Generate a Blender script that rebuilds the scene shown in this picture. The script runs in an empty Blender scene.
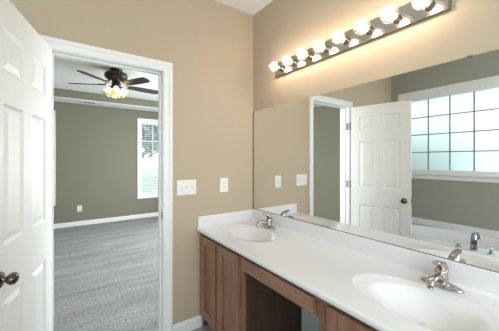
import bpy, bmesh, math, random
from mathutils import Vector, Matrix

SC = bpy.context.scene
COL = SC.collection
PI = math.pi
random.seed(7)

# ------------------------------------------------------------------ camera
cam_d = bpy.data.cameras.new('camera')
cam = bpy.data.objects.new('camera', cam_d)
COL.objects.link(cam)
cam.location = (-1.441, -1.982, 1.376)
cam.rotation_euler = (PI / 2, 0, -math.radians(35.2))
cam_d.sensor_width = 36.0
cam_d.lens = 36.0 * 258.6 / 499.0
cam_d.shift_y = -6.1 / 499.0
cam_d.clip_start = 0.02
SC.camera = cam

# ------------------------------------------------------------------ exposure
SC.view_settings.view_transform = 'Standard'
SC.view_settings.look = 'None'
SC.view_settings.exposure = 0.13
SC.view_settings.gamma = 1.0
SC.view_settings.use_curve_mapping = False

# ------------------------------------------------------------------ sky
SKY_STRENGTH = 2.9
BULB_POWER = 43.0            # radiance of the glowing cores of the vanity globes
BULB_COL = (1.0, 0.84, 0.67)
FAN_BULB = 20.0
FAN_COL = (1.0, 0.74, 0.42)

world = bpy.data.worlds.new('sky')
SC.world = world
world.use_nodes = True
wn = world.node_tree
wn.nodes.clear()
w_out = wn.nodes.new('ShaderNodeOutputWorld')
w_bg = wn.nodes.new('ShaderNodeBackground')
w_tc = wn.nodes.new('ShaderNodeTexCoord')
w_sep = wn.nodes.new('ShaderNodeSeparateXYZ')
w_rmp = wn.nodes.new('ShaderNodeValToRGB')
w_rmp.color_ramp.elements[0].position = 0.0
w_rmp.color_ramp.elements[0].color = (0.96, 0.985, 1.0, 1)
w_rmp.color_ramp.elements[1].position = 0.8
w_rmp.color_ramp.elements[1].color = (0.70, 0.86, 1.0, 1)
wn.links.new(w_tc.outputs['Generated'], w_sep.inputs[0])
wn.links.new(w_sep.outputs['Z'], w_rmp.inputs[0])
wn.links.new(w_rmp.outputs[0], w_bg.inputs['Color'])
w_bg.inputs['Strength'].default_value = SKY_STRENGTH
wn.links.new(w_bg.outputs[0], w_out.inputs[0])


def area_light(name, loc, rot, sx, sy, power, color):
    d = bpy.data.lights.new(name, 'AREA')
    d.shape = 'RECTANGLE'
    d.size, d.size_y = sx, sy
    d.energy = power
    d.color = color
    o = bpy.data.objects.new(name, d)
    COL.objects.link(o)
    o.location = loc
    o.rotation_euler = rot
    return o


# added fill lights outside two made-up windows that lie out of view
area_light('fill_bath', (-1.30, -3.22, 1.60), (PI / 2, 0, 0), 2.2, 1.5, 58, (0.95, 0.97, 1.0))
area_light('fill_bedroom', (1.72, 1.9, 1.45), (0, PI / 2, 0), 1.6, 2.4, 215, (0.97, 0.98, 1.0))


# ------------------------------------------------------------------ materials
def new_mat(name):
    m = bpy.data.materials.new(name)
    m.use_nodes = True
    nt = m.node_tree
    bsdf = nt.nodes['Principled BSDF']
    return m, nt, bsdf


def plain(name, col, rough=0.5, metal=0.0, spec=0.5, noise=0.0, nscale=30.0, bump=0.0, bscale=200.0, coat=0.0):
    m, nt, b = new_mat(name)
    b.inputs['Base Color'].default_value = (*col, 1)
    b.inputs['Roughness'].default_value = rough
    b.inputs['Metallic'].default_value = metal
    b.inputs['Specular IOR Level'].default_value = spec
    b.inputs['Coat Weight'].default_value = coat
    tc = nt.nodes.new('ShaderNodeTexCoord')
    if noise:
        n = nt.nodes.new('ShaderNodeTexNoise')
        n.inputs['Scale'].default_value = nscale
        n.inputs['Detail'].default_value = 4
        r = nt.nodes.new('ShaderNodeValToRGB')
        r.color_ramp.elements[0].position = 0.3
        r.color_ramp.elements[1].position = 0.7
        r.color_ramp.elements[0].color = (*[c * (1 - noise) for c in col], 1)
        r.color_ramp.elements[1].color = (*[min(1, c * (1 + noise)) for c in col], 1)
        nt.links.new(tc.outputs['Object'], n.inputs['Vector'])
        nt.links.new(n.outputs['Fac'], r.inputs[0])
        nt.links.new(r.outputs[0], b.inputs['Base Color'])
    if bump:
        n2 = nt.nodes.new('ShaderNodeTexNoise')
        n2.inputs['Scale'].default_value = bscale
        n2.inputs['Detail'].default_value = 3
        bp = nt.nodes.new('ShaderNodeBump')
        bp.inputs['Strength'].default_value = bump
        bp.inputs['Distance'].default_value = 0.004
        nt.links.new(tc.outputs['Object'], n2.inputs['Vector'])
        nt.links.new(n2.outputs['Fac'], bp.inputs['Height'])
        nt.links.new(bp.outputs[0], b.inputs['Normal'])
    return m


def wood(name, dark, light, rough=0.42, stretch=(14, 14, 1.2)):
    m, nt, b = new_mat(name)
    tc = nt.nodes.new('ShaderNodeTexCoord')
    mp = nt.nodes.new('ShaderNodeMapping')
    mp.inputs['Scale'].default_value = stretch
    n = nt.nodes.new('ShaderNodeTexNoise')
    n.inputs['Scale'].default_value = 4.0
    n.inputs['Detail'].default_value = 6
    n.inputs['Distortion'].default_value = 0.6
    r = nt.nodes.new('ShaderNodeValToRGB')
    r.color_ramp.elements[0].position = 0.28
    r.color_ramp.elements[1].position = 0.75
    r.color_ramp.elements[0].color = (*dark, 1)
    r.color_ramp.elements[1].color = (*light, 1)
    nt.links.new(tc.outputs['Object'], mp.inputs[0])
    nt.links.new(mp.outputs[0], n.inputs['Vector'])
    nt.links.new(n.outputs['Fac'], r.inputs[0])
    nt.links.new(r.outputs[0], b.inputs['Base Color'])
    b.inputs['Roughness'].default_value = rough
    return m


def emitter(name, col, strength):
    m = bpy.data.materials.new(name)
    m.use_nodes = True
    nt = m.node_tree
    nt.nodes.clear()
    o = nt.nodes.new('ShaderNodeOutputMaterial')
    e = nt.nodes.new('ShaderNodeEmission')
    e.inputs['Color'].default_value = (*col, 1)
    e.inputs['Strength'].default_value = strength
    nt.links.new(e.outputs[0], o.inputs[0])
    return m


def mix_shader(name, kinds, fac, cols, rough=None):
    m = bpy.data.materials.new(name)
    m.use_nodes = True
    nt = m.node_tree
    nt.nodes.clear()
    o = nt.nodes.new('ShaderNodeOutputMaterial')
    mx = nt.nodes.new('ShaderNodeMixShader')
    mx.inputs[0].default_value = fac
    for i, (k, c) in enumerate(zip(kinds, cols)):
        s = nt.nodes.new('ShaderNodeBsdf' + k)
        s.inputs['Color'].default_value = (*c, 1)
        if rough is not None and 'Roughness' in s.inputs and k == 'Glossy':
            s.inputs['Roughness'].default_value = rough
        nt.links.new(s.outputs[0], mx.inputs[1 + i])
    nt.links.new(mx.outputs[0], o.inputs[0])
    return m


M = {}
M['bath_paint'] = plain('bath_paint', (0.50, 0.405, 0.30), 0.75, spec=0.2, bump=0.05, bscale=160)
M['backlit_paint'] = plain('bath_paint_backlit', (0.36, 0.35, 0.305), 0.75, spec=0.2, bump=0.05, bscale=160)  # backlit shade of the window wall put into its paint colour
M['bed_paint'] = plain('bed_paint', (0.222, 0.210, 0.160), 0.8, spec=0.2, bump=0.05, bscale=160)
M['ceiling'] = plain('ceiling_white', (0.80, 0.80, 0.80), 0.85, spec=0.2, bump=0.1, bscale=90)
M['trim'] = plain('trim_white', (0.80, 0.80, 0.80), 0.35)
M['door'] = plain('door_white', (0.74, 0.735, 0.72), 0.38)
M['white_wall'] = plain('pale_bluish_white', (0.84, 0.88, 0.92), 0.7)  # pale bluish white for the knee-space wall patch
M['vinyl'] = plain('vinyl_floor', (0.33, 0.34, 0.31), 0.4, noise=0.15, nscale=12)
M['marble'] = plain('cultured_marble', (0.75, 0.735, 0.745), 0.16)
M['tub'] = plain('tub_white', (0.82, 0.82, 0.83), 0.15, coat=0.3)
M['wood'] = wood('cabinet_wood', (0.185, 0.086, 0.052), (0.36, 0.19, 0.122))
M['wood_h'] = wood('cabinet_wood_across', (0.185, 0.086, 0.052), (0.36, 0.19, 0.122), stretch=(14, 1.2, 14))
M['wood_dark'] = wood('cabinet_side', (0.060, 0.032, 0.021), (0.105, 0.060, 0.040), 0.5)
M['toe'] = plain('toe_kick', (0.035, 0.022, 0.016), 0.6)
M['nickel'] = plain('brushed_nickel', (0.47, 0.43, 0.39), 0.20, metal=1.0)
M['chrome'] = plain('chrome', (0.42, 0.46, 0.50), 0.08, metal=1.0)
M['bronze'] = plain('aged_bronze', (0.13, 0.11, 0.085), 0.22, metal=1.0)
M['hinge'] = plain('hinge_metal', (0.10, 0.09, 0.08), 0.4, metal=0.8)
M['edge'] = plain('mirror_edge', (0.05, 0.05, 0.045), 0.4)
M['mirror'] = plain('mirror_silver', (0.86, 0.86, 0.85), 0.0, metal=1.0)
M['plate'] = plain('bar_chrome', (0.56, 0.52, 0.46), 0.06, metal=1.0)
M['bar_side'] = plain('bar_side', (0.26, 0.21, 0.16), 0.35, metal=0.7)
M['socket'] = plain('socket_dark', (0.20, 0.165, 0.13), 0.25, metal=0.9)
M['plastic'] = plain('switch_plastic', (0.80, 0.79, 0.77), 0.35)
M['slot'] = plain('slot_dark', (0.05, 0.05, 0.05), 0.6)
M['fan_dark'] = plain('fan_bronze', (0.018, 0.013, 0.010), 0.35, metal=0.3)
M['blade'] = wood('fan_blade_walnut', (0.022, 0.014, 0.010), (0.045, 0.030, 0.022), 0.35, stretch=(2, 2, 2))
M['acrylic'] = mix_shader('acrylic', ('Transparent', 'Glossy'), 0.35, ((0.93, 0.95, 0.96), (0.9, 0.92, 0.94)), 0.1)
M['bulb_glass'] = mix_shader('bulb_glass', ('Transparent', 'Translucent'), 0.045, ((1, 1, 1), (0.95, 0.92, 0.88)))
M['bulb_core'] = emitter('bulb_glow', BULB_COL, BULB_POWER)
M['fan_bulb'] = emitter('fan_bulb_glow', FAN_COL, FAN_BULB)
M['shade'] = mix_shader('amber_shade', ('Translucent', 'Transparent'), 0.12, ((0.95, 0.78, 0.52), (1.0, 0.9, 0.72)))
M['pane'] = mix_shader('clear_glass', ('Transparent', 'Glossy'), 0.06, ((0.95, 0.98, 0.98), (0.9, 0.9, 0.9)), 0.0)
M['frost'] = mix_shader('frosted_glass', ('Translucent', 'Glossy'), 0.05, ((0.95, 0.98, 0.98), (0.9, 0.9, 0.9)), 0.25)
M['muntin'] = plain('muntin_backlit_grey', (0.27, 0.28, 0.29), 0.5)  # white muntins greyed, their backlit shade put into the colour
M['blind'] = plain('blind_white', (0.78, 0.79, 0.80), 0.5)
M['leaf'] = plain('leaf_green', (0.24, 0.31, 0.27), 0.6, noise=0.5, nscale=3)
M['leaf_pale'] = plain('leaf_pale', (0.34, 0.80, 0.47), 0.6, noise=0.35, nscale=3)
M['bark'] = plain('bark', (0.10, 0.075, 0.055), 0.9, noise=0.3, nscale=20)
M['ground'] = plain('lawn', (0.34, 0.40, 0.27), 0.95, noise=0.35, nscale=1.5)
M['rubber'] = plain('rubber', (0.3, 0.29, 0.28), 0.6)


def carpet_mat():
    m, nt, b = new_mat('carpet_grey')
    tc = nt.nodes.new('ShaderNodeTexCoord')
    mp = nt.nodes.new('ShaderNodeMapping')
    mp.inputs['Scale'].default_value = (0.35, 2.2, 1)
    mp.inputs['Rotation'].default_value = (0, 0, math.radians(8))
    n1 = nt.nodes.new('ShaderNodeTexNoise')
    n1.inputs['Scale'].default_value = 3.2
    n1.inputs['Detail'].default_value = 5
    n1.inputs['Roughness'].default_value = 0.65
    n2 = nt.nodes.new('ShaderNodeTexNoise')
    n2.inputs['Scale'].default_value = 45
    n2.inputs['Detail'].default_value = 5
    n2.inputs['Roughness'].default_value = 0.8
    r1 = nt.nodes.new('ShaderNodeValToRGB')
    r1.color_ramp.elements[0].position = 0.33
    r1.color_ramp.elements[1].position = 0.68
    r1.color_ramp.elements[0].color = (0.235, 0.235, 0.24, 1)
    r1.color_ramp.elements[1].color = (0.38, 0.378, 0.37, 1)
    r2 = nt.nodes.new('ShaderNodeValToRGB')
    r2.color_ramp.elements[0].position = 0.34
    r2.color_ramp.elements[1].position = 0.66
    r2.color_ramp.elements[0].color = (0.55, 0.55, 0.55, 1)
    r2.color_ramp.elements[1].color = (1.4, 1.4, 1.4, 1)
    mx = nt.nodes.new('ShaderNodeMix')
    mx.data_type = 'RGBA'
    mx.blend_type = 'MULTIPLY'
    mx.inputs[0].default_value = 1.0
    bp = nt.nodes.new('ShaderNodeBump')
    bp.inputs['Strength'].default_value = 0.6
    bp.inputs['Distance'].default_value = 0.012
    nt.links.new(tc.outputs['Object'], mp.inputs[0])
    nt.links.new(mp.outputs[0], n1.inputs['Vector'])
    nt.links.new(tc.outputs['Object'], n2.inputs['Vector'])
    nt.links.new(n1.outputs['Fac'], r1.inputs[0])
    nt.links.new(n2.outputs['Fac'], r2.inputs[0])
    nt.links.new(r1.outputs[0], mx.inputs[6])
    nt.links.new(r2.outputs[0], mx.inputs[7])
    nt.links.new(mx.outputs[2], b.inputs['Base Color'])
    nt.links.new(n2.outputs['Fac'], bp.inputs['Height'])
    nt.links.new(bp.outputs[0], b.inputs['Normal'])
    b.inputs['Roughness'].default_value = 0.95
    b.inputs['Specular IOR Level'].default_value = 0.1
    return m


M['carpet'] = carpet_mat()


# ------------------------------------------------------------------ mesh helpers
def box(bm, x0, x1, y0, y1, z0, z1, bevel=0.0, seg=2):
    c = Vector(((x0 + x1) / 2, (y0 + y1) / 2, (z0 + z1) / 2))
    g = bmesh.ops.create_cube(bm, size=1.0, matrix=Matrix.Translation(c) @ Matrix.Diagonal((abs(x1 - x0), abs(y1 - y0), abs(z1 - z0), 1)))
    if bevel:
        es = list({e for v in g['verts'] for e in v.link_edges})
        bmesh.ops.bevel(bm, geom=es, offset=bevel, segments=seg, affect='EDGES', profile=0.5)


def lathe(bm, prof, n=24, mat=None, sx=1.0, sy=1.0):
    """revolve (r, z) points around z; mat places the result"""
    mat = mat or Matrix.Identity(4)
    rings = []
    for r, z in prof:
        if r < 1e-6:
            rings.append([bm.verts.new(mat @ Vector((0, 0, z)))])
        else:
            rings.append([bm.verts.new(mat @ Vector((r * sx * math.cos(2 * PI * k / n), r * sy * math.sin(2 * PI * k / n), z))) for k in range(n)])
    fs = []
    for a, b in zip(rings, rings[1:]):
        for k in range(n):
            k2 = (k + 1) % n
            if len(a) == 1 and len(b) == 1:
                continue
            if len(a) == 1:
                f = (a[0], b[k], b[k2])
            elif len(b) == 1:
                f = (a[k], b[0], a[k2])
            else:
                f = (a[k], b[k], b[k2], a[k2])
            fs.append(bm.faces.new(f))
    for f in fs:
        f.smooth = True


def tube(bm, pts, rads, n=12, up=(0, 0, 1), caps=True):
    """sweep an ellipse (ra, rb) along points; ra lies sideways, rb along 'up'"""
    pts = [Vector(p) for p in pts]
    rings = []
    for i, p in enumerate(pts):
        t = (pts[min(i + 1, len(pts) - 1)] - pts[max(i - 1, 0)]).normalized()
        u = Vector(up)
        s = t.cross(u)
        if s.length < 1e-4:
            s = t.cross(Vector((0, 1, 0)))
        s.normalize()
        w = s.cross(t).normalized()
        r = rads[i] if isinstance(rads, (list, tuple)) else rads
        ra, rb = r if isinstance(r, (list, tuple)) else (r, r)
        rings.append([bm.verts.new(p + s * ra * math.cos(2 * PI * k / n) + w * rb * math.sin(2 * PI * k / n)) for k in range(n)])
    for a, b in zip(rings, rings[1:]):
        for k in range(n):
            f = bm.faces.new((a[k], a[(k + 1) % n], b[(k + 1) % n], b[k]))
            f.smooth = True
    if caps:
        bm.faces.new(rings[0][::-1])
        bm.faces.new(rings[-1])


def smooth_path(pts, sub=6):
    """Catmull-Rom through points (any tuple length)"""
    out = []
    n = len(pts)
    for i in range(n - 1):
        p0, p1, p2, p3 = pts[max(i - 1, 0)], pts[i], pts[i + 1], pts[min(i + 2, n - 1)]
        for k in range(sub):
            t = k / sub
            out.append(tuple(0.5 * ((2 * b) + (-a + c) * t + (2 * a - 5 * b + 4 * c - d) * t * t + (-a + 3 * b - 3 * c + d) * t ** 3)
                             for a, b, c, d in zip(p0, p1, p2, p3)))
    out.append(tuple(pts[-1]))
    return out


def prism(bm, prof, axis, a, b):
    """extrude a closed 2-D profile along an axis from a to b"""
    def P(p, s):
        if axis == 'x':
            return Vector((s, p[0], p[1]))
        if axis == 'y':
            return Vector((p[0], s, p[1]))
        return Vector((p[0], p[1], s))
    va = [bm.verts.new(P(p, a)) for p in prof]
    vb = [bm.verts.new(P(p, b)) for p in prof]
    n = len(prof)
    for k in range(n):
        bm.faces.new((va[k], va[(k + 1) % n], vb[(k + 1) % n], vb[k]))
    bm.faces.new(va[::-1])
    bm.faces.new(vb)


def finish(name, bm, mat, normals=True):
    if normals:
        bmesh.ops.recalc_face_normals(bm, faces=bm.faces)
    me = bpy.data.meshes.new(name)
    bm.to_mesh(me)
    bm.free()
    me.materials.append(mat)
    o = bpy.data.objects.new(name, me)
    COL.objects.link(o)
    return o


ORIGIN = {}


def tag(o, label=None, cat=None, group=None, kind=None):
    if label:
        o['label'] = label
    if cat:
        o['category'] = cat
    if group:
        o['group'] = group
    if kind:
        o['kind'] = kind
    return o


def thing(name, label, cat, loc, group=None, rotz=0.0, kind=None):
    o = bpy.data.objects.new(name, None)
    COL.objects.link(o)
    o.location = loc
    o.rotation_euler = (0, 0, rotz)
    o.empty_display_size = 0.05
    ORIGIN[o.name] = Vector(loc)
    return tag(o, label, cat, group, kind)


def part(name, bm, mat, parent, world=True, label=None, kind=None):
    """a mesh child; world=True means the mesh was drawn in room coordinates"""
    off = ORIGIN[parent.name]
    if world:
        bmesh.ops.translate(bm, verts=bm.verts, vec=-off)
    o = finish(name, bm, mat)
    o.parent = parent
    ORIGIN[o.name] = off
    return tag(o, label, kind=kind)


def struct(name, bm, mat, label, cat):
    o = finish(name, bm, mat)
    ORIGIN[o.name] = Vector((0, 0, 0))
    return tag(o, label, cat, kind='structure')


def copy_tree(o, parent=None):
    c = o.copy()
    COL.objects.link(c)
    if parent:
        c.parent = parent
    for ch in o.children:
        copy_tree(ch, c)
    return c


def B():
    return bmesh.new()


# ------------------------------------------------------------------ room numbers
XL = -2.62            # window wall of the bathroom
YF = -3.00            # wall behind the camera
HB = 2.738            # bathroom ceiling
OX0, OX1 = -1.522, -0.848   # doorway
OH = 2.045
TW = 0.12             # wall thickness
BX0, BX1 = -3.05, 1.40
BY0, BY1 = TW, 4.45
HS, HT = 2.53, 2.695  # bedroom soffit and tray
WL0, WL1, WZ0, WZ1 = -1.76, -0.19, 1.19, 2.255   # frosted window opening (y, z)

# ------------------------------------------------------------------ structure: bathroom
b = B(); box(b, XL - 0.1, 0.1, YF - 0.1, 0.06, -0.1, 0)
struct('floor', b, M['vinyl'], 'grey vinyl bathroom floor beside the vanity toe kick', 'floor')
b = B(); box(b, XL - 0.1, 0.1, YF - 0.1, TW, HB, HB + 0.1)
struct('ceiling', b, M['ceiling'], 'white ceiling over the bathroom corner', 'ceiling')
b = B(); box(b, 0, 0.1, YF - 0.1, TW, 0, HB)
struct('wall_right', b, M['bath_paint'], 'tan wall behind the mirror and globe light bar', 'wall')
b = B()
box(b, BX0, OX0 - 0.015, 0, TW, 0, HB)
box(b, OX1 + 0.015, 0, 0, TW, 0, HB)
box(b, OX0 - 0.015, OX1 + 0.015, 0, TW, OH + 0.015, HB)
box(b, 0.1, BX1 + 0.1, 0, TW, 0, HB)
struct('wall_back', b, M['bath_paint'], 'tan wall with the open doorway and the switches', 'wall')
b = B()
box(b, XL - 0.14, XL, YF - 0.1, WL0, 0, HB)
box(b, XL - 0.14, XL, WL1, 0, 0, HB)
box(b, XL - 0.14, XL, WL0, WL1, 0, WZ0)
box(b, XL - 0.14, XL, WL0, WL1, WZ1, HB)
struct('wall_left', b, M['backlit_paint'], 'bathtub wall coloured backlit grey, with the frosted window, seen in the mirror', 'wall')
F0, F1, FZ0, FZ1 = -2.35, -0.25, 0.95, 2.25
b = B()
box(b, XL, F0, YF - 0.14, YF, 0, HB)
box(b, F1, 0, YF - 0.14, YF, 0, HB)
box(b, F0, F1, YF - 0.14, YF, 0, FZ0)
box(b, F0, F1, YF - 0.14, YF, FZ1, HB)
struct('wall_front', b, M['bath_paint'], 'tan bathroom wall behind the camera', 'wall')
b = B(); box(b, -0.004, 0, -1.225, -0.605, 0.0, 0.785)
struct('trim_6', b, M['white_wall'], 'pale wall patch inside the vanity knee space', 'wall')

# ------------------------------------------------------------------ structure: bedroom
b = B(); box(b, BX0 - 0.1, BX1 + 0.1, 0.06, BY1 + 0.1, -0.1, 0.0)
struct('floor_bedroom', b, M['carpet'], 'grey carpet floor of the bedroom beyond the doorway', 'floor')
b = B(); box(b, BX0 - 0.1, BX0, BY0, BY1, 0, HT)
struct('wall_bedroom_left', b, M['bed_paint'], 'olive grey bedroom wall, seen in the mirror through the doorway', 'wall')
# far wall with two windows; openings in x
W1 = (-0.03, 0.82); W2 = (-2.55, -1.705); WBZ = (0.53, 2.265)
b = B()
for x0, x1 in ((BX0 - 0.1, W2[0]), (W2[1], W1[0]), (W1[1], BX1 + 0.1)):
    box(b, x0, x1, BY1, BY1 + 0.14, 0, HT)
for x0, x1 in (W1, W2):
    box(b, x0, x1, BY1, BY1 + 0.14, 0, WBZ[0])
    box(b, x0, x1, BY1, BY1 + 0.14, WBZ[1], HT)
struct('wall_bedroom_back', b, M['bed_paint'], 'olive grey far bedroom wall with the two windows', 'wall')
SY0, SY1, SZ0, SZ1 = 0.75, 3.1, 0.6, 2.2
b = B()
box(b, BX1, BX1 + 0.14, BY0, SY0, 0, HT)
box(b, BX1, BX1 + 0.14, SY1, BY1, 0, HT)
box(b, BX1, BX1 + 0.14, SY0, SY1, 0, SZ0)
box(b, BX1, BX1 + 0.14, SY0, SY1, SZ1, HT)
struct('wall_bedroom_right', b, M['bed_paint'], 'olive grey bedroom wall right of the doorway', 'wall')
TM = 0.45
b = B()
box(b, BX0 - 0.1, BX1 + 0.1, BY0, BY1 + 0.1, HT, HT + 0.1)
struct('ceiling_bedroom', b, M['ceiling'], 'white raised bedroom ceiling holding the fan', 'ceiling')
b = B()
box(b, BX0, BX1, BY1 - TM, BY1, HS, HS + 0.012)
box(b, BX0, BX1, BY0, BY0 + TM, HS, HS + 0.012)
box(b, BX0, BX0 + TM, BY0 + TM, BY1 - TM, HS, HS + 0.012)
box(b, BX1 - TM, BX1, BY0 + TM, BY1 - TM, HS, HS + 0.012)
struct('trim_7', b, M['ceiling'], 'white soffit around the bedroom tray ceiling', 'ceiling')
b = B()
box(b, BX0 + TM - 0.02, BX1 - TM + 0.02, BY1 - TM, BY1 - TM + 0.02, HS + 0.012, HT)
box(b, BX0 + TM - 0.02, BX1 - TM + 0.02, BY0 + TM - 0.02, BY0 + TM, HS + 0.012, HT)
box(b, BX0 + TM - 0.02, BX0 + TM, BY0 + TM, BY1 - TM, HS + 0.012, HT)
box(b, BX1 - TM, BX1 - TM + 0.02, BY0 + TM, BY1 - TM, HS + 0.012, HT)
struct('trim_8', b, M['bed_paint'], 'olive riser band around the bedroom tray ceiling', 'wall')

# ------------------------------------------------------------------ door lining and casings
b = B()
box(b, OX0 - 0.02, OX0, -0.001, TW + 0.001, 0, OH)
box(b, OX1, OX1 + 0.02, -0.001, TW + 0.001, 0, OH)
box(b, OX0 - 0.02, OX1 + 0.02, -0.001, TW + 0.001, OH, OH + 0.02)
# stops
box(b, OX0, OX0 + 0.011, 0.045, 0.08, 0, OH, 0.002)
box(b, OX1 - 0.011, OX1, 0.045, 0.08, 0, OH, 0.002)
box(b, OX0, OX1, 0.045, 0.08, OH - 0.011, OH, 0.002)
jamb = struct('trim_1', b, M['trim'], 'white jamb lining the open doorway', 'door frame')
b = B()
box(b, OX1 - 0.0015, OX1, 0.008, 0.034, 0.915, 0.975, 0.0005, 1)
part('strike_plate', b, M['hinge'], jamb)


def casing_profile(w):
    """(offset from the opening, projection) of colonial casing"""
    return [(0, 0), (0, 0.009), (0.006, 0.011), (w * 0.55, 0.013), (w * 0.66, 0.018), (w - 0.006, 0.019), (w, 0.016), (w, 0)]


def frame_casing(bm, lo, hi, z0, z1, w, place, bottom=False):
    """mitred casing around an opening; place(u, z, d) -> Vector"""
    pr = casing_profile(w)
    if bottom:
        cor = [(lo, z0, -1, -1), (lo, z1, -1, 1), (hi, z1, 1, 1), (hi, z0, 1, -1)]
        closed = True
    else:
        cor = [(lo, z0, -1, 0), (lo, z1, -1, 1), (hi, z1, 1, 1), (hi, z0, 1, 0)]
        closed = False
    rings = []
    for u, z, su, sz in cor:
        rings.append([bm.verts.new(place(u + su * o, z + sz * o, d)) for o, d in pr])
    n = len(pr)
    pairs = list(zip(rings, rings[1:])) + ([(rings[-1], rings[0])] if closed else [])
    for r0, r1 in pairs:
        for k in range(n):
            bm.faces.new((r0[k], r0[(k + 1) % n], r1[(k + 1) % n], r1[k]))
    if not closed:
        bm.faces.new(rings[0])
        bm.faces.new(rings[-1][::-1])


b = B()
frame_casing(b, OX0 - 0.005, OX1 + 0.005, 0, OH + 0.004, 0.066, lambda u, z, d: Vector((u, -d, z)))
struct('trim_2', b, M['trim'], 'white casing around the doorway on the bathroom side', 'door frame')
b = B()
frame_casing(b, OX0 - 0.005, OX1 + 0.005, 0, OH + 0.004, 0.066, lambda u, z, d: Vector((u, TW + d, z)))
struct('trim_3', b, M['trim'], 'white casing around the doorway on the bedroom side', 'door frame')


def base_prof(sign):
    return [(0, 0), (sign * 0.014, 0), (sign * 0.014, 0.070), (sign * 0.010, 0.078), (sign * 0.007, 0.090), (0, 0.092)]


b = B(); prism(b, base_prof(-1), 'x', OX1 + 0.072, -0.532)
struct('baseboard_back', b, M['trim'], 'short white baseboard between the doorway and the vanity', 'baseboard')
b = B(); prism(b, base_prof(-1), 'x', -1.84, OX0 - 0.072)
struct('baseboard_back_left', b, M['trim'], 'white baseboard behind the open door', 'baseboard')
b = B(); prism(b, [(BY1 + p[0], p[1]) for p in base_prof(-1)], 'x', BX0, BX1)
struct('baseboard_bedroom_back', b, M['trim'], 'white baseboard along the far bedroom wall', 'baseboard')
b = B(); prism(b, [(BX0 + p[0], p[1]) for p in base_prof(1)], 'y', BY0, BY1)
struct('baseboard_bedroom_left', b, M['trim'], 'white baseboard along the left bedroom wall', 'baseboard')


# ------------------------------------------------------------------ windows
def window(name, label, place, lo, hi, z0, z1, cols, rows, pane_mat, muntin_mat, mw, depth, casing=0.075, stool=True, wallt=0.14):
    """place(u, z, d): d > 0 goes into the room, d < 0 towards outside"""
    def pbox(bm, u0, u1, za, zb, d0, d1, bev=0.0):
        p, q = place(u0, za, d0), place(u1, zb, d1)
        box(bm, min(p.x, q.x), max(p.x, q.x), min(p.y, q.y), max(p.y, q.y), min(p.z, q.z), max(p.z, q.z), bev)
    bm = B()
    if casing:
        frame_casing(bm, lo, hi, z0, z1, casing, place, bottom=True)
    # reveal lining
    t = 0.012
    pbox(bm, lo, lo + t, z0, z1, -wallt, 0)
    pbox(bm, hi - t, hi, z0, z1, -wallt, 0)
    pbox(bm, lo, hi, z0, z0 + t, -wallt, 0)
    pbox(bm, lo, hi, z1 - t, z1, -wallt, 0)
    w = struct(name, bm, M['trim'], label, 'window')
    f = 0.03
    bm = B()
    pbox(bm, lo + t, lo + t + f, z0 + t, z1 - t, depth - 0.02, depth + 0.02)
    pbox(bm, hi - t - f, hi - t, z0 + t, z1 - t, depth - 0.02, depth + 0.02)
    pbox(bm, lo + t + f, hi - t - f, z0 + t, z0 + t + f, depth - 0.02, depth + 0.02)
    pbox(bm, lo + t + f, hi - t - f, z1 - t - f, z1 - t, depth - 0.02, depth + 0.02)
    part('sash', bm, M['trim'], w)
    gl, gh, gz0, gz1 = lo + t + f, hi - t - f, z0 + t + f, z1 - t - f
    bm = B()
    for i in range(1, cols):
        u = gl + (gh - gl) * i / cols
        pbox(bm, u - mw / 2, u + mw / 2, gz0, gz1, depth - 0.004, depth + 0.008)
    for j in range(1, rows):
        z = gz0 + (gz1 - gz0) * j / rows
        pbox(bm, gl, gh, z - mw / 2, z + mw / 2, depth - 0.004, depth + 0.008)
    if cols > 1 or rows > 1:
        part('muntin_grid', bm, muntin_mat, w)
    else:
        bm.free()
    bm = B()
    pbox(bm, gl - 0.004, gh + 0.004, gz0 - 0.004, gz1 + 0.004, depth - 0.0075, depth - 0.0055)
    part('pane', bm, pane_mat, w)
    if stool:
        bm = B()
        pbox(bm, lo - casing - 0.02, hi + casing + 0.02, z0 - 0.028, z0, 0, 0.035, 0.005)
        part('sill', bm, M['trim'], w)
    return w


window('window_1', 'white frosted window with square panes over the bathtub, in the mirror',
       lambda u, z, d: Vector((XL + d, u, z)), WL0, WL1, WZ0, WZ1, 6, 4, M['frost'], M['muntin'], 0.014, -0.045, casing=0.085, stool=True)
window('window_2', 'white bedroom window with blinds right of the outlet',
       lambda u, z, d: Vector((u, BY1 - d, z)), W1[0], W1[1], WBZ[0], WBZ[1], 3, 4, M['pane'], M['trim'], 0.022, -0.08, stool=False)
window('window_3', 'white bedroom window mostly hidden behind the open door',
       lambda u, z, d: Vector((u, BY1 - d, z)), W2[0], W2[1], WBZ[0], WBZ[1], 3, 4, M['pane'], M['trim'], 0.022, -0.08, stool=False)
window('fill_window_bath', 'white window added in the bathroom wall behind the camera for fill light',  # unseen window, added to let in the bathroom fill light
       lambda u, z, d: Vector((u, YF + d, z)), F0, F1, FZ0, FZ1, 2, 1, M['pane'], M['trim'], 0.03, -0.07)
window('fill_window_bedroom', 'white window added in the right bedroom wall for fill light, out of the picture',  # added out of view as the opening for the bedroom fill light
       lambda u, z, d: Vector((BX1 - d, u, z)), SY0, SY1, SZ0, SZ1, 2, 1, M['pane'], M['trim'], 0.03, -0.07)


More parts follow.
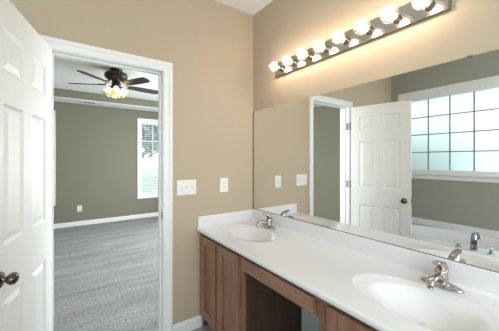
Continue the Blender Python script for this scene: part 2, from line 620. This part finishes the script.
def blind(x0, x1, label):
    t = thing('window_blind', label, 'blind', ((x0 + x1) / 2, BY1 + 0.032, WBZ[0] + 0.012), 'slatted blinds in the bedroom windows')
    bm = B(); box(bm, x0 + 0.016, x1 - 0.016, BY1 + 0.012, BY1 + 0.052, WBZ[1] - 0.06, WBZ[1] - 0.013, 0.003)
    part('headrail', bm, M['blind'], t)
    bm = B()
    z = WBZ[0] + 0.06
    while z < WBZ[1] - 0.075:
        for s in (1,):
            yc = BY1 + 0.032
            a = math.radians(14)
            dy, dz = 0.022 * math.cos(a), 0.022 * math.sin(a)
            v = [bm.verts.new((xx, yc + sy * dy + 0.0, z + sy * dz + oz)) for xx in (x0 + 0.018, x1 - 0.018) for sy in (-1, 1) for oz in (0, 0.0022)]
            # order: x0:-0,-1,+0,+1 ; x1 likewise
            for q in ((0, 1, 3, 2), (4, 6, 7, 5), (0, 2, 6, 4), (1, 5, 7, 3), (0, 4, 5, 1), (2, 3, 7, 6)):
                bm.faces.new([v[i] for i in q])
        z += 0.043
    part('slats', bm, M['blind'], t)
    bm = B(); box(bm, x0 + 0.016, x1 - 0.016, BY1 + 0.014, BY1 + 0.050, WBZ[0] + 0.013, WBZ[0] + 0.033, 0.004)
    part('bottom_rail', bm, M['blind'], t)
    for fx in (0.12, 0.5, 0.88):
        bm = B()
        xx = x0 + (x1 - x0) * fx
        box(bm, xx - 0.002, xx + 0.002, BY1 + 0.008, BY1 + 0.0105, WBZ[0] + 0.03, WBZ[1] - 0.05)
        part('ladder_cord', bm, M['blind'], t)
    return t


blind(W1[0], W1[1], 'white slatted blind in the bedroom window right of the outlet')
blind(W2[0], W2[1], 'white slatted blind in the bedroom window hidden by the open door')


# ------------------------------------------------------------------ six-panel door, swung open into the bathroom
def six_panel_door():
    W, T, H0, H1 = 0.655, 0.035, 0.008, 2.035
    loc = (-1.549, -0.031, 0)
    bm = B()
    ft = T / 2
    xs = [(0, 0.10), (0.28, 0.375), (0.555, W)]
    zs = [(H0, 0.24), (0.82, 1.03), (1.60, 1.73), (1.905, H1)]
    # local: x = distance from the hinge, y = thickness, z = height
    box(bm, 0, W, -0.006, 0.006, H0, H1)
    for x0, x1 in xs:
        box(bm, x0, x1, -ft, ft, H0, H1)
    for z0, z1 in zs:
        for (a, c) in ((0.10, 0.28), (0.375, 0.555)):
            box(bm, a, c, -ft, ft, z0, z1)
    off = Vector((0, ft, 0))
    bmesh.ops.translate(bm, verts=bm.verts, vec=off)
    d = finish('door_1', bm, M['door'])
    d.location = loc
    ORIGIN[d.name] = Vector((0, 0, 0))
    tag(d, 'white six-panel door swung open into the bathroom beside the doorway', 'door', kind='structure')
    for (a, c) in ((0.10, 0.28), (0.375, 0.555)):
        for z0, z1 in ((0.24, 0.82), (1.03, 1.60), (1.73, 1.905)):
            bm = B()
            for s in (-1, 1):
                # sloping sticking down from the frame, then the raised field
                loops = []
                for ins, dep in ((0.0, ft - 0.0005), (0.012, ft - 0.009), (0.020, ft - 0.009), (0.044, ft - 0.002)):
                    loops.append([bm.verts.new((x, ft + s * dep, z)) for x, z in ((a + ins, z0 + ins), (c - ins, z0 + ins), (c - ins, z1 - ins), (a + ins, z1 - ins))])
                for l0, l1 in zip(loops, loops[1:]):
                    for k in range(4):
                        bm.faces.new((l0[k], l0[(k + 1) % 4], l1[(k + 1) % 4], l1[k]))
                bm.faces.new(loops[-1])
            bmesh.ops.recalc_face_normals(bm, faces=bm.faces)
            p = part('panel', bm, M['door'], d)
    # knobs: both faces
    kz, kx = 0.91, W - 0.066
    for s in (-1, 1):
        bm = B()
        base = Matrix.Translation((kx, ft + s * ft, kz)) @ Matrix.Rotation(-s * PI / 2, 4, 'X')
        prof = [(0, 0), (0.031, 0), (0.032, 0.003), (0.028, 0.008), (0.013, 0.011), (0.010, 0.020), (0.011, 0.026)]
        lathe(bm, prof, 28, base)
        k = part('door_knob', bm, M['bronze'], d)
        bm = B()
        prof = [(0.011, 0.024), (0.020, 0.028), (0.0265, 0.036), (0.0285, 0.042), (0.026, 0.050), (0.018, 0.056), (0.008, 0.059), (0, 0.0595)]
        lathe(bm, prof, 28, base, sx=1.0, sy=0.82)
        part('knob_grip', bm, M['bronze'], k)
    bm = B(); box(bm, W, W + 0.0015, ft - 0.012, ft + 0.012, kz - 0.028, kz + 0.028, 0.0005, 1)
    lt = part('latch_plate', bm, M['bronze'], d)
    for hz in (0.26, 1.06, 1.80):
        bm = B()
        box(bm, -0.0015, 0.0, 0.003, 0.032, hz - 0.045, hz + 0.045, 0.0004, 1)
        lathe(bm, [(0, -0.049), (0.004, -0.047), (0.0065, -0.045), (0.0065, 0.045), (0.004, 0.047), (0, 0.049)], 12, Matrix.Translation((-0.0085, 0.027, hz)))
        part('hinge', bm, M['hinge'], d)
    d.rotation_euler = (0, 0, -PI / 2 - math.radians(13.8))
    # swinging shifts the face: the thickness now lies towards the doorway
    return d


door = six_panel_door()
for hz in (0.26, 1.06, 1.80):
    b = B()
    box(b, OX0, OX0 + 0.0015, 0.001, 0.033, hz - 0.045, hz + 0.045, 0.0004, 1)
    part('hinge_leaf', b, M['hinge'], jamb)

# ------------------------------------------------------------------ vanity
VY = -1.87           # right end
XF = -0.53           # face frame front
XD = -0.556          # door front
ZC = 0.815           # worktop surface
ZT = 0.788           # cabinet top


def slab_door(parent, y0, y1, z0, z1, name='door', frame=0.058, mat=None, knob=False):
    """a framed cabinet door with a recessed flat panel; front faces -x"""
    mat = mat or M['wood']
    bm = B()
    for (a, c, e, g) in ((y0, y0 + frame, z0, z1), (y1 - frame, y1, z0, z1), (y0 + frame, y1 - frame, z0, z0 + frame), (y0 + frame, y1 - frame, z1 - frame, z1)):
        box(bm, XD, XF - 0.0005, a, c, e, g, 0.0025)
    d = part(name, bm, mat, parent)
    bm = B()
    a, c, e, g = y0 + frame - 0.001, y1 - frame + 0.001, z0 + frame - 0.001, z1 - frame + 0.001
    loops = []
    for ins, x in ((0, XD + 0.001), (0.003, XD + 0.004), (0.008, XD + 0.0045), (0.0085, XD + 0.021), (0.014, XD + 0.021), (0.020, XD + 0.018)):
        loops.append([bm.verts.new((x, yy, zz)) for yy, zz in ((a + ins, e + ins), (c - ins, e + ins), (c - ins, g - ins), (a + ins, g - ins))])
    for l0, l1 in zip(loops, loops[1:]):
        for k in range(4):
            bm.faces.new((l0[k], l0[(k + 1) % 4], l1[(k + 1) % 4], l1[k]))
    bm.faces.new(loops[-1])
    back = [bm.verts.new((XF - 0.002, yy, zz)) for yy, zz in ((a, e), (c, e), (c, g), (a, g))]
    for k in range(4):
        bm.faces.new((back[k], back[(k + 1) % 4], loops[0][(k + 1) % 4], loops[0][k]))
    bm.faces.new(back)
    part('door_panel', bm, mat, d)
    return d


def base_cabinet(y0, y1, label, doors):
    t = thing('vanity_cabinet', label, 'cabinet', ((XF) / 2, (y0 + y1) / 2, 0), 'sink base cabinets of the vanity')
    bm = B()
    box(bm, XF + 0.02, -0.002, y0, y0 + 0.016, 0.0, ZT)
    box(bm, XF + 0.02, -0.002, y1 - 0.016, y1, 0.0, ZT)
    box(bm, XF + 0.02, -0.002, y0 + 0.016, y1 - 0.016, 0.10, 0.116)
    box(bm, -0.012, -0.006, y0 + 0.016, y1 - 0.016, 0.116, ZT)
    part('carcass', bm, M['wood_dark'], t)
    bm = B()
    st = 0.038
    box(bm, XF, XF + 0.02, y0, y0 + st, 0.10, ZT)
    box(bm, XF, XF + 0.02, y1 - st, y1, 0.10, ZT)
    box(bm, XF, XF + 0.02, y0 + st, y1 - st, ZT - st, ZT)
    box(bm, XF, XF + 0.02, y0 + st, y1 - st, 0.10, 0.10 + st)
    ym = (y0 + y1) / 2
    box(bm, XF, XF + 0.02, ym - st / 2, ym + st / 2, 0.10 + st, ZT - st)
    part('face_frame', bm, M['wood'], t)
    bm = B(); box(bm, XF + 0.06, XF + 0.075, y0 + 0.016, y1 - 0.016, 0.0, 0.10)
    part('toe_kick', bm, M['toe'], t)
    for a, c in doors:
        slab_door(t, a, c, 0.112, ZT - 0.026)
    return t


base_cabinet(-0.622, -0.004, 'brown wood cabinet under the far sink, next to the doorway', ((-0.290, -0.024), (-0.598, -0.314)))
base_cabinet(VY, -1.222, 'brown wood cabinet under the near sink, right of the knee space', ((-1.540, -1.282), (-1.845, -1.551)))

t = thing('knee_drawer', 'brown wood shallow drawer bridging the open knee space of the vanity', 'drawer', (XF, -0.92, 0.69))
b = B()
box(b, XF, XF + 0.02, -1.221, -0.623, 0.676, ZT)
box(b, XF + 0.02, -0.012, -1.221, -1.205, 0.69, ZT)
box(b, XF + 0.02, -0.012, -0.639, -0.623, 0.69, ZT)
part('drawer_rail', b, M['wood_h'], t)
b = B(); box(b, XD - 0.002, XF - 0.0005, -1.211, -0.632, 0.690, 0.766, 0.004)
part('drawer_front', b, M['wood_h'], t)
b = B(); box(b, XF + 0.021, -0.10, -1.203, -0.641, 0.698, 0.705)
box(b, XF + 0.021, XF + 0.03, -1.203, -0.641, 0.705, 0.745)
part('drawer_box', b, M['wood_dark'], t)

# worktop with two moulded oval basins
SINKS = ((-0.345, -0.305), (-1.540, -0.305))     # (y, x)
SA, SB = 0.275, 0.168                            # half axes along y and x
X0T, X1T = -0.572, -0.002
t = thing('vanity_worktop', 'long white cultured marble vanity top with two oval sinks', 'worktop', (-0.29, VY / 2, ZT))


def ring_patch(bm, cx, cy, ax, ay, x0, x1, y0, y1, z, n=96, lift=()):
    """flat top between an ellipse and a rectangle; returns the ellipse ring"""
    angs = [2 * PI * k / n for k in range(n)]
    for X in (x0, x1):
        for Y in (y0, y1):
            an = math.atan2(Y - cy, X - cx) % (2 * PI)
            i = min(range(n), key=lambda q: abs((angs[q] - an + PI) % (2 * PI) - PI))
            angs[i] = an
    outer, inner = [], []
    mids = [[] for _ in lift]
    for an in angs:
        c, s = math.cos(an), math.sin(an)
        tx = ((x1 - cx) / c if c > 1e-9 else (x0 - cx) / c if c < -1e-9 else 1e9)
        ty = ((y1 - cy) / s if s > 1e-9 else (y0 - cy) / s if s < -1e-9 else 1e9)
        tt = min(tx, ty)
        outer.append(bm.verts.new((cx + c * tt, cy + s * tt, z)))
        re = 1 / math.sqrt((c / ax) ** 2 + (s / ay) ** 2)
        for m_, (grow, dz) in zip(mids, lift):
            m_.append(bm.verts.new((cx + c * (re + grow), cy + s * (re + grow), z + dz)))
        inner.append(bm.verts.new((cx + c * re, cy + s * re, z)))
    rings = [outer] + mids + [inner]
    for r0, r1 in zip(rings, rings[1:]):
        for k in range(n):
            f = bm.faces.new((r0[k], r0[(k + 1) % n], r1[(k + 1) % n], r1[k]))
            f.smooth = True
    return angs


b = B()
ym = -0.935
angset = []
lift = ((0.012, 0.0), (0.006, 0.0012), (0.002, 0.0012))
for (sy, sx), (a, c) in zip(SINKS, ((ym, -0.002), (VY, ym))):
    angset.append(ring_patch(b, sx, sy, SB, SA, X0T + 0.012, X1T - 0.02, a, c, ZC, 120, lift))
bmesh.ops.recalc_face_normals(b, faces=b.faces)
# front roll, underside and ends
pf = [(X0T + 0.012, ZC), (X0T + 0.005, ZC - 0.0015), (X0T + 0.0015, ZC - 0.006), (X0T, ZC - 0.012), (X0T, ZC - 0.021), (X0T + 0.003, ZT + 0.001), (X0T + 0.03, ZT + 0.001)]
va = [b.verts.new((x, VY, z)) for x, z in pf]
vb = [b.verts.new((x, -0.002, z)) for x, z in pf]
for k in range(len(pf) - 1):
    f = b.faces.new((va[k], va[k + 1], vb[k + 1], vb[k])); f.smooth = True
box(b, X0T + 0.012, X1T, VY, VY + 0.004, ZT + 0.001, ZC)
top = part('top_slab', b, M['marble'], t)
for (sy, sx), angs in zip(SINKS, angset):
    bm = B()
    BA, BB = 0.198, 0.138          # bowl half axes inside the shallow recess
    prof = [(SB, SA, 0.0), (SB - 0.003, SA - 0.003, -0.0012), (SB - 0.007, SA - 0.007, -0.003), (BB + 0.006, BA + 0.012, -0.0055),
            (BB, BA, -0.0085), (BB - 0.007, BA - 0.008, -0.0125), (BB - 0.018, BA - 0.022, -0.022), (BB - 0.034, BA - 0.046, -0.038),
            (BB - 0.056, BA - 0.080, -0.064), (BB - 0.084, BA - 0.122, -0.084), (0.030, 0.042, -0.096), (0.018, 0.018, -0.098)]
    rings = []
    for ex, ey, dz in prof:
        r = []
        for an in angs:
            c, s_ = math.cos(an), math.sin(an)
            re = 1 / math.sqrt((c / ex) ** 2 + (s_ / ey) ** 2)
            r.append(bm.verts.new((sx + c * re, sy + s_ * re, ZC + dz)))
        rings.append(r)
    n = len(angs)
    for r0, r1 in zip(rings, rings[1:]):
        for k in range(n):
            f = bm.faces.new((r0[k], r0[(k + 1) % n], r1[(k + 1) % n], r1[k])); f.smooth = True
    bs = part('sink_basin', bm, M['marble'], t)
    bm = B()
    lathe(bm, [(0.026, 0.001), (0.025, 0.004), (0.019, 0.003), (0.017, -0.004), (0, -0.004)], 24, Matrix.Translation((sx, sy, ZC - 0.099)))
    dr = part('drain', bm, M['chrome'], bs)
b = B()
box(b, -0.022, -0.002, VY, -0.002, ZC - 0.002, 0.914, 0.003)
prism(b, [(-0.022, ZC), (-0.034, ZC), (-0.027, ZC + 0.004), (-0.022, ZC + 0.012)], 'y', VY, -0.002)
part('backsplash', b, M['marble'], t)
b = B()
box(b, X0T + 0.004, -0.022, -0.022, -0.002, ZC - 0.002, 0.908, 0.003)
part('side_splash', b, M['marble'], t)


# ------------------------------------------------------------------ faucets
def make_faucet(label):
    t = thing('sink_faucet', label, 'faucet', (0, 0, 0), 'lever faucets of the vanity')
    bm = B()
    lathe(bm, [(0, 0), (1.0, 0), (1.0, 0.006), (0.94, 0.011), (0.80, 0.016), (0.55, 0.021), (0.35, 0.025), (0, 0.026)], 40, sx=0.027, sy=0.082)
    part('base_plate', bm, M['nickel'], t, world=False)
    bm = B()
    lathe(bm, [(0.029, 0.004), (0.028, 0.022), (0.026, 0.040), (0.0245, 0.056), (0.0255, 0.063), (0.0255, 0.067), (0.022, 0.074), (0.012, 0.079), (0, 0.080)], 28)
    part('body', bm, M['nickel'], t, world=False)
    pts = smooth_path([(-0.006, 0, 0.026, 0.024, 0.017), (-0.030, 0, 0.043, 0.021, 0.015), (-0.062, 0, 0.056, 0.018, 0.012), (-0.092, 0, 0.056, 0.0155, 0.0105), (-0.111, 0, 0.044, 0.014, 0.0105), (-0.116, 0, 0.031, 0.0135, 0.0105)], 5)
    bm = B(); tube(bm, [p[:3] for p in pts], [(p[3], p[4]) for p in pts], 16, up=(0, 0, 1))
    sp = part('spout', bm, M['nickel'], t, world=False)
    bm = B()
    lathe(bm, [(0, 0.0), (0.0115, 0.0), (0.0115, 0.008), (0, 0.008)], 16, Matrix.Translation((-0.1165, 0, 0.022)))
    part('aerator', bm, M['chrome'], sp, world=False)
    pts = smooth_path([(0.016, 0, 0.066, 0.023, 0.016), (0.011, 0, 0.080, 0.023, 0.019), (0.001, 0, 0.093, 0.022, 0.018), (-0.022, 0, 0.106, 0.018, 0.012), (-0.048, 0, 0.114, 0.015, 0.0085), (-0.066, 0, 0.115, 0.012, 0.007)], 5)
    bm = B(); tube(bm, [p[:3] for p in pts], [(p[3], p[4]) for p in pts], 16, up=(0, 0, 1))
    part('lever_handle', bm, M['nickel'], t, world=False)
    bm = B(); tube(bm, [(0.033, 0, 0.0), (0.033, 0, 0.046)], 0.0025, 8)
    lathe(bm, [(0, 0.044), (0.0055, 0.046), (0.0055, 0.052), (0, 0.055)], 12, Matrix.Translation((0.033, 0, 0)))
    part('lift_rod', bm, M['nickel'], t, world=False)
    return t


f1 = make_faucet('nickel lever faucet at the far sink near the wall corner')
f1.location = (-0.085, -0.335, ZC)
f2 = copy_tree(f1)
f2.location = (-0.085, -1.535, ZC)
f2['label'] = 'nickel lever faucet at the near right sink'

# ------------------------------------------------------------------ wall mirror
t = thing('wall_mirror', 'wide frameless wall mirror above the vanity backsplash', 'mirror', (0, -0.94, 0.9155))
b = B(); box(b, -0.0035, -0.0008, VY, -0.0125, 0.917, 1.826)
part('mirror_glass', b, M['mirror'], t)
b = B()
box(b, -0.0055, -0.0008, VY, -0.001, 0.9142, 0.9172)
part('bottom_channel', b, M['edge'], t)
b = B(); box(b, -0.0045, -0.0008, -0.0124, -0.001, 0.9173, 1.826)
part('edge_strip', b, M['edge'], t)
for y, z, s in ((-0.286, 1.826, 1), (-1.613, 1.826, 1)):
    b = B()
    box(b, -0.006, -0.0036, y - 0.012, y + 0.012, z - 0.012, z + 0.006, 0.001, 1)
    box(b, -0.006, -0.0005, y - 0.012, y + 0.012, z + 0.0005, z + 0.006, 0.001, 1)
    part('mirror_clip', b, M['acrylic'], t)

# ------------------------------------------------------------------ globe light bar
LY0, LY1, LZ0, LZ1 = -1.547, -0.337, 2.062, 2.172
t = thing('vanity_light', 'chrome vanity light bar with eight round globe bulbs above the mirror', 'light', (0, -0.942, 2.117))
b = B(); box(b, -0.022, -0.0005, LY0, LY1, LZ0, LZ1, 0.002)
part('bar_housing', b, M['bar_side'], t)
b = B(); box(b, -0.0245, -0.0221, LY0 + 0.004, LY1 - 0.004, LZ0 + 0.004, LZ1 - 0.004, 0.0008, 1)
part('mirror_plate', b, M['plate'], t)
RX = Matrix.Rotation(-PI / 2, 4, 'Y')      # local z -> -x
for i in range(8):
    y = -0.419 - 0.1497 * i
    mt = Matrix.Translation((-0.0246, y, 2.112)) @ RX
    b = B(); lathe(b, [(0, 0), (0.024, 0), (0.024, 0.003), (0.019, 0.006), (0.0185, 0.030), (0.016, 0.034), (0, 0.034)], 20, mt)
    s = part('socket', b, M['socket'], t)
    mt = Matrix.Translation((-0.103, y, 2.112)) @ RX
    R = 0.0425
    prof = [(0.0135, -0.041)] + [(R * math.sin(q), -R * math.cos(q)) for q in [0.36 + (PI - 0.36) * k / 14 for k in range(14)]] + [(0, R)]
    b = B(); lathe(b, prof, 32, mt)
    g = part('bulb', b, M['bulb_glass'], t)
    b = B()
    bmesh.ops.create_icosphere(b, subdivisions=4, radius=0.026, matrix=mt)
    for f in b.faces:
        f.smooth = True
    part('glow', b, M['bulb_core'], g)

# ------------------------------------------------------------------ switches and outlets
t = thing('light_switch', 'white three-gang switch plate on the tan wall beside the doorway', 'switch', (-0.659, 0, 1.152))
b = B(); box(b, -0.740, -0.578, -0.006, -0.0002, 1.093, 1.212, 0.0025)
part('switch_plate', b, M['plastic'], t)
for x in (-0.705, -0.659, -0.613):
    b = B(); prism(b, [(-0.0062, 1.140), (-0.0062, 1.164), (-0.017, 1.160), (-0.016, 1.152)], 'x', x - 0.005, x + 0.005)
    part('toggle', b, M['plastic'], t)
    for z in (1.122, 1.182):
        b = B()
        lathe(b, [(0, 0), (0.003, 0), (0.0025, 0.001), (0, 0.0012)], 10, Matrix.Translation((x, -0.006, z)) @ Matrix.Rotation(PI / 2, 4, 'X'))
        part('screw', b, M['plastic'], t)


def outlet(name, label, xc, zc, yw, out, group=None, decora=True):
    t = thing(name, label, 'outlet', (xc, yw, zc), group)
    b = B(); box(b, xc - 0.041, xc + 0.041, yw + out * 0.006, yw + out * 0.0002, zc - 0.061, zc + 0.061, 0.0025)
    part('cover_plate', b, M['plastic'], t)
    b = B(); box(b, xc - 0.0165, xc + 0.0165, yw + out * 0.0085, yw + out * 0.0061, zc - 0.034, zc + 0.034, 0.001, 1)
    rc = part('receptacle', b, M['plastic'], t)
    for zz in (zc - 0.020, zc + 0.020):
        for xx, h in ((xc - 0.006, 0.0055), (xc + 0.006, 0.0045)):
            b = B()
            box(b, xx - 0.001, xx + 0.001, yw + out * 0.0089, yw + out * 0.0086, zz - h, zz + h)
            part('slot', b, M['slot'], rc)
    if decora:
        for zz in (zc - 0.005, zc + 0.005):
            b = B(); box(b, xc - 0.007, xc + 0.007, yw + out * 0.0098, yw + out * 0.0086, zz - 0.0035, zz + 0.0035, 0.0005, 1)
            part('test_button', b, M['plastic'], rc)


outlet('wall_outlet', 'white outlet on the tan wall between the switch plate and the mirror', -0.317, 1.152, 0.0, -1)
outlet('wall_outlet', 'small white outlet low on the far bedroom wall', -1.229, 0.355, BY1, -1, decora=False)

# ------------------------------------------------------------------ bathtub (seen in the mirror)
TX0, TX1, TY0, TY1, TZ = XL + 0.002, -1.82, -1.83, -0.002, 0.47
t = thing('bathtub', 'white built-in bathtub under the frosted window, seen in the mirror', 'bathtub', ((TX0 + TX1) / 2, (TY0 + TY1) / 2, 0))
b = B()
cx, cy, ax, ay = -2.235, -0.93, 0.27, 0.74
angs = ring_patch(b, cx, cy, ax, ay, TX0, TX1 - 0.012, TY0, TY1, TZ, 96, ((0.05, 0.0), (0.04, 0.012), (0.02, 0.014)))
pf = [(TX1 - 0.012, TZ), (TX1 - 0.004, TZ - 0.003), (TX1, TZ - 0.012), (TX1, TZ - 0.035), (TX1 - 0.012, TZ - 0.04), (TX1 - 0.012, 0.0)]
va = [b.verts.new((x, TY0, z)) for x, z in pf]
vb = [b.verts.new((x, TY1, z)) for x, z in pf]
for k in range(len(pf) - 1):
    b.faces.new((va[k], va[k + 1], vb[k + 1], vb[k]))
box(b, TX0, TX1 - 0.012, TY0, TY0 + 0.01, 0, TZ - 0.001)
part('deck', b, M['tub'], t)
b = B()
rings = []
for s, dz in ((1.0, 0.0), (0.97, -0.02), (0.93, -0.10), (0.88, -0.22), (0.80, -0.32), (0.60, -0.36), (0.05, -0.37)):
    r = []
    for an in angs:
        c, s_ = math.cos(an), math.sin(an)
        re = s / math.sqrt((c / ax) ** 2 + (s_ / ay) ** 2)
        r.append(b.verts.new((cx + c * re, cy + s_ * re, TZ + dz)))
    rings.append(r)
n = len(angs)
for r0, r1 in zip(rings, rings[1:]):
    for k in range(n):
        f = b.faces.new((r0[k], r0[(k + 1) % n], r1[(k + 1) % n], r1[k])); f.smooth = True
b.faces.new(rings[-1])
part('basin', b, M['tub'], t)
b = B()
box(b, TX0, TX0 + 0.014, TY0, TY1, TZ, 0.545, 0.002)
box(b, TX0, TX0 + 0.020, TY0, TY1, 0.502, 0.552, 0.003)
box(b, TX0, TX1, TY1 - 0.014, TY1, TZ, 0.545, 0.002)
box(b, TX0, TX1, TY1 - 0.020, TY1, 0.502, 0.552, 0.003)
part('splash_rim', b, M['tub'], t)

t = thing('tub_faucet', 'chrome tub spout with clear knobs on the bathtub deck, in the mirror', 'faucet', (-1.875, -1.165, TZ))
b = B()
pts = smooth_path([(0, 0, 0.0, 0.030, 0.024), (0.003, 0, 0.05, 0.028, 0.023), (-0.004, 0, 0.110, 0.026, 0.022), (-0.03, 0, 0.15, 0.024, 0.02), (-0.07, 0, 0.152, 0.024, 0.017), (-0.11, 0, 0.122, 0.023, 0.015), (-0.125, 0, 0.095, 0.022, 0.015)], 5)
tube(b, [p[:3] for p in pts], [(p[3], p[4]) for p in pts], 18, up=(0, 0, 1))
lathe(b, [(0, 0), (0.034, 0), (0.033, 0.006), (0.026, 0.012), (0, 0.012)], 24)
part('spout', b, M['chrome'], t, world=False)
for s in (-1, 1):
    b = B(); lathe(b, [(0, 0), (0.028, 0), (0.027, 0.006), (0.012, 0.012), (0.010, 0.035), (0, 0.036)], 20, Matrix.Translation((0, s * 0.125, 0)))
    st = part('handle_stem', b, M['chrome'], t, world=False)
    b = B(); lathe(b, [(0, 0.030), (0.018, 0.032), (0.029, 0.044), (0.031, 0.058), (0.024, 0.070), (0, 0.074)], 10, Matrix.Translation((0, s * 0.125, 0)))
    part('knob', b, M['acrylic'], st, world=False)

# ------------------------------------------------------------------ bedroom ceiling fan
FX, FY = -0.853, 2.235
t = thing('ceiling_fan', 'dark bronze five-blade ceiling fan with glowing lights in the bedroom', 'ceiling fan', (FX, FY, HT))
b = B(); lathe(b, [(0, 0), (0.082, 0), (0.082, -0.012), (0.070, -0.040), (0.045, -0.055), (0, -0.055)], 28)
part('canopy', b, M['fan_dark'], t, world=False)
b = B(); lathe(b, [(0, -0.052), (0.10, -0.054), (0.145, -0.066), (0.155, -0.085), (0.155, -0.118), (0.140, -0.140), (0.095, -0.150), (0.055, -0.155), (0.055, -0.20), (0.062, -0.205), (0.062, -0.255), (0.045, -0.268), (0, -0.270)], 32)
part('motor_housing', b, M['fan_dark'], t, world=False)
ZB = -0.235
for deg in (7.8, 79.8, 153.5, 222.5, 299.0):
    rot = Matrix.Rotation(math.radians(deg), 4, 'Z')
    til = Matrix.Rotation(math.radians(-12), 4, 'X')
    b = B()
    half = [(0.165, 0.040), (0.20, 0.055), (0.30, 0.062), (0.45, 0.068), (0.58, 0.070), (0.612, 0.062), (0.632, 0.040), (0.638, 0.0)]
    outl = half + [(x, -y) for x, y in half[::-1][1:]]
    vt = [b.verts.new(rot @ (Matrix.Translation((0, 0, ZB)) @ (til @ Vector((x, y, 0.004))))) for x, y in outl]
    vb = [b.verts.new(rot @ (Matrix.Translation((0, 0, ZB)) @ (til @ Vector((x, y, -0.004))))) for x, y in outl]
    b.faces.new(vt); b.faces.new(vb[::-1])
    for k in range(len(outl)):
        b.faces.new((vt[k], vb[k], vb[(k + 1) % len(outl)], vt[(k + 1) % len(outl)]))
    bl = part('blade', b, M['blade'], t, world=False)
    b = B()
    pts = smooth_path([(0.10, 0, -0.148, 0.016, 0.004), (0.125, 0, -0.185, 0.015, 0.004), (0.155, 0, ZB + 0.010, 0.020, 0.0035), (0.20, 0, ZB + 0.008, 0.034, 0.003), (0.245, 0, ZB + 0.008, 0.020, 0.003)], 4)
    tube(b, [rot @ Vector(p[:3]) for p in pts], [(p[3], p[4]) for p in pts], 10, up=(0, 0, 1))
    part('blade_iron', b, M['fan_dark'], bl, world=False)
for deg in (-98, -8, 82, 172):
    a = math.radians(deg)
    d = Vector((math.cos(a), math.sin(a), 0))
    p0 = Vector((0, 0, -0.262)); p1 = d * 0.065 + Vector((0, 0, -0.272))
    b = B(); tube(b, [p0 + d * 0.03, p1], 0.014, 10)
    lm = part('lamp_arm', b, M['fan_dark'], t, world=False)
    ax_ = (d * 0.62 + Vector((0, 0, -1))).normalized()
    mt = Matrix.Translation(p1) @ Vector((0, 0, 1)).rotation_difference(ax_).to_matrix().to_4x4()
    b = B(); lathe(b, [(0, -0.012), (0.022, -0.010), (0.024, 0.012), (0.020, 0.018), (0, 0.018)], 16, mt)
    part('lamp_socket', b, M['fan_dark'], lm, world=False)
    b = B(); lathe(b, [(0.025, 0.010), (0.036, 0.028), (0.043, 0.055), (0.046, 0.085), (0.054, 0.112), (0.066, 0.128)], 24, mt)
    part('lamp_shade', b, M['shade'], lm, world=False)
    b = B(); bmesh.ops.create_icosphere(b, subdivisions=2, radius=0.023, matrix=mt @ Matrix.Translation((0, 0, 0.062)))
    for f in b.faces:
        f.smooth = True
    part('bulb', b, M['fan_bulb'], lm, world=False)
b = B()
tube(b, [(0.02, -0.03, -0.265), (0.02, -0.03, -0.425)], 0.0016, 6)
lathe(b, [(0, -0.455), (0.007, -0.450), (0.008, -0.435), (0.003, -0.425), (0, -0.424)], 10, Matrix.Translation((0.02, -0.03, 0)))
part('pull_chain', b, M['fan_dark'], t, world=False)

# air register in the soffit
t = thing('ceiling_vent', 'white slotted air vent in the bedroom soffit', 'vent', (-1.03, 4.16, HS))
b = B(); box(b, -1.19, -0.87, 4.10, 4.22, HS - 0.007, HS - 0.0003, 0.002)
part('vent_frame', b, M['trim'], t)
for k in range(5):
    y = 4.12 + k * 0.019
    b = B(); box(b, -1.17, -0.98, y, y + 0.012, HS - 0.0082, HS - 0.0071)
    part('slot', b, M['slot'], t)

# ------------------------------------------------------------------ outdoors
b = B()
v = [b.verts.new(p) for p in ((-40, -30, -0.25), (40, -30, -0.25), (40, 50, -0.25), (-40, 50, -0.25))]
b.faces.new(v)
struct('ground', b, M['ground'], 'grassy ground outside the windows', 'ground')


def tree(label, x, y, h, r, leaf, n, z0=-0.25, group=None, low=0.25, size=0.16):
    t = thing('garden_tree', label, 'tree', (x, y, z0), group)
    bm = B()
    pts = smooth_path([(0, 0, 0, 0.09), (0.03, 0.02, h * 0.3, 0.07), (-0.02, 0.04, h * 0.6, 0.05), (0, 0, h * 0.9, 0.02)], 4)
    tube(bm, [p[:3] for p in pts], [p[3] for p in pts], 8, up=(0, 1, 0))
    part('trunk', bm, M['bark'], t, world=False)
    bm = B()
    rnd = random.Random(int(abs(x * 100) + abs(y * 10)))
    for _ in range(n):
        while True:
            p = Vector((rnd.uniform(-1, 1), rnd.uniform(-1, 1), rnd.uniform(-1, 1)))
            if 0.25 < p.length < 1:
                break
        c = Vector((p.x * r, p.y * r, h * (low + 1) / 2 + p.z * h * (1 - low) / 2))
        q = Vector((rnd.uniform(-1, 1), rnd.uniform(-1, 1), rnd.uniform(-1, 1))).normalized()
        s = q.orthogonal().normalized()
        w = q.cross(s)
        k = size * rnd.uniform(0.6, 1.3)
        bm.faces.new([bm.verts.new(c + s * k), bm.verts.new(c + w * k * 0.5 + q * k * 0.15), bm.verts.new(c - s * k), bm.verts.new(c - w * k * 0.5 + q * k * 0.15)])
    me_o = part('foliage', bm, leaf, t, world=False)
    return t


tree('leafy green tree outside the frosted bathroom window', -3.36, -0.50, 2.2, 0.48, M['leaf_pale'], 2600, low=0.10, size=0.13)
tree('tall dark green tree outside the bedroom window, left part of the panes', 0.9, 9.0, 4.6, 1.3, M['leaf'], 1500, low=0.36)
tree('pale green tree outside the bedroom window, middle of the panes', 3.0, 9.6, 2.8, 0.7, M['leaf_pale'], 1300, low=0.3)
tree('broad dark green tree behind the bedroom window blind, farthest off', 4.2, 15.0, 6.2, 2.6, M['leaf'], 2200, low=0.3, size=0.22)
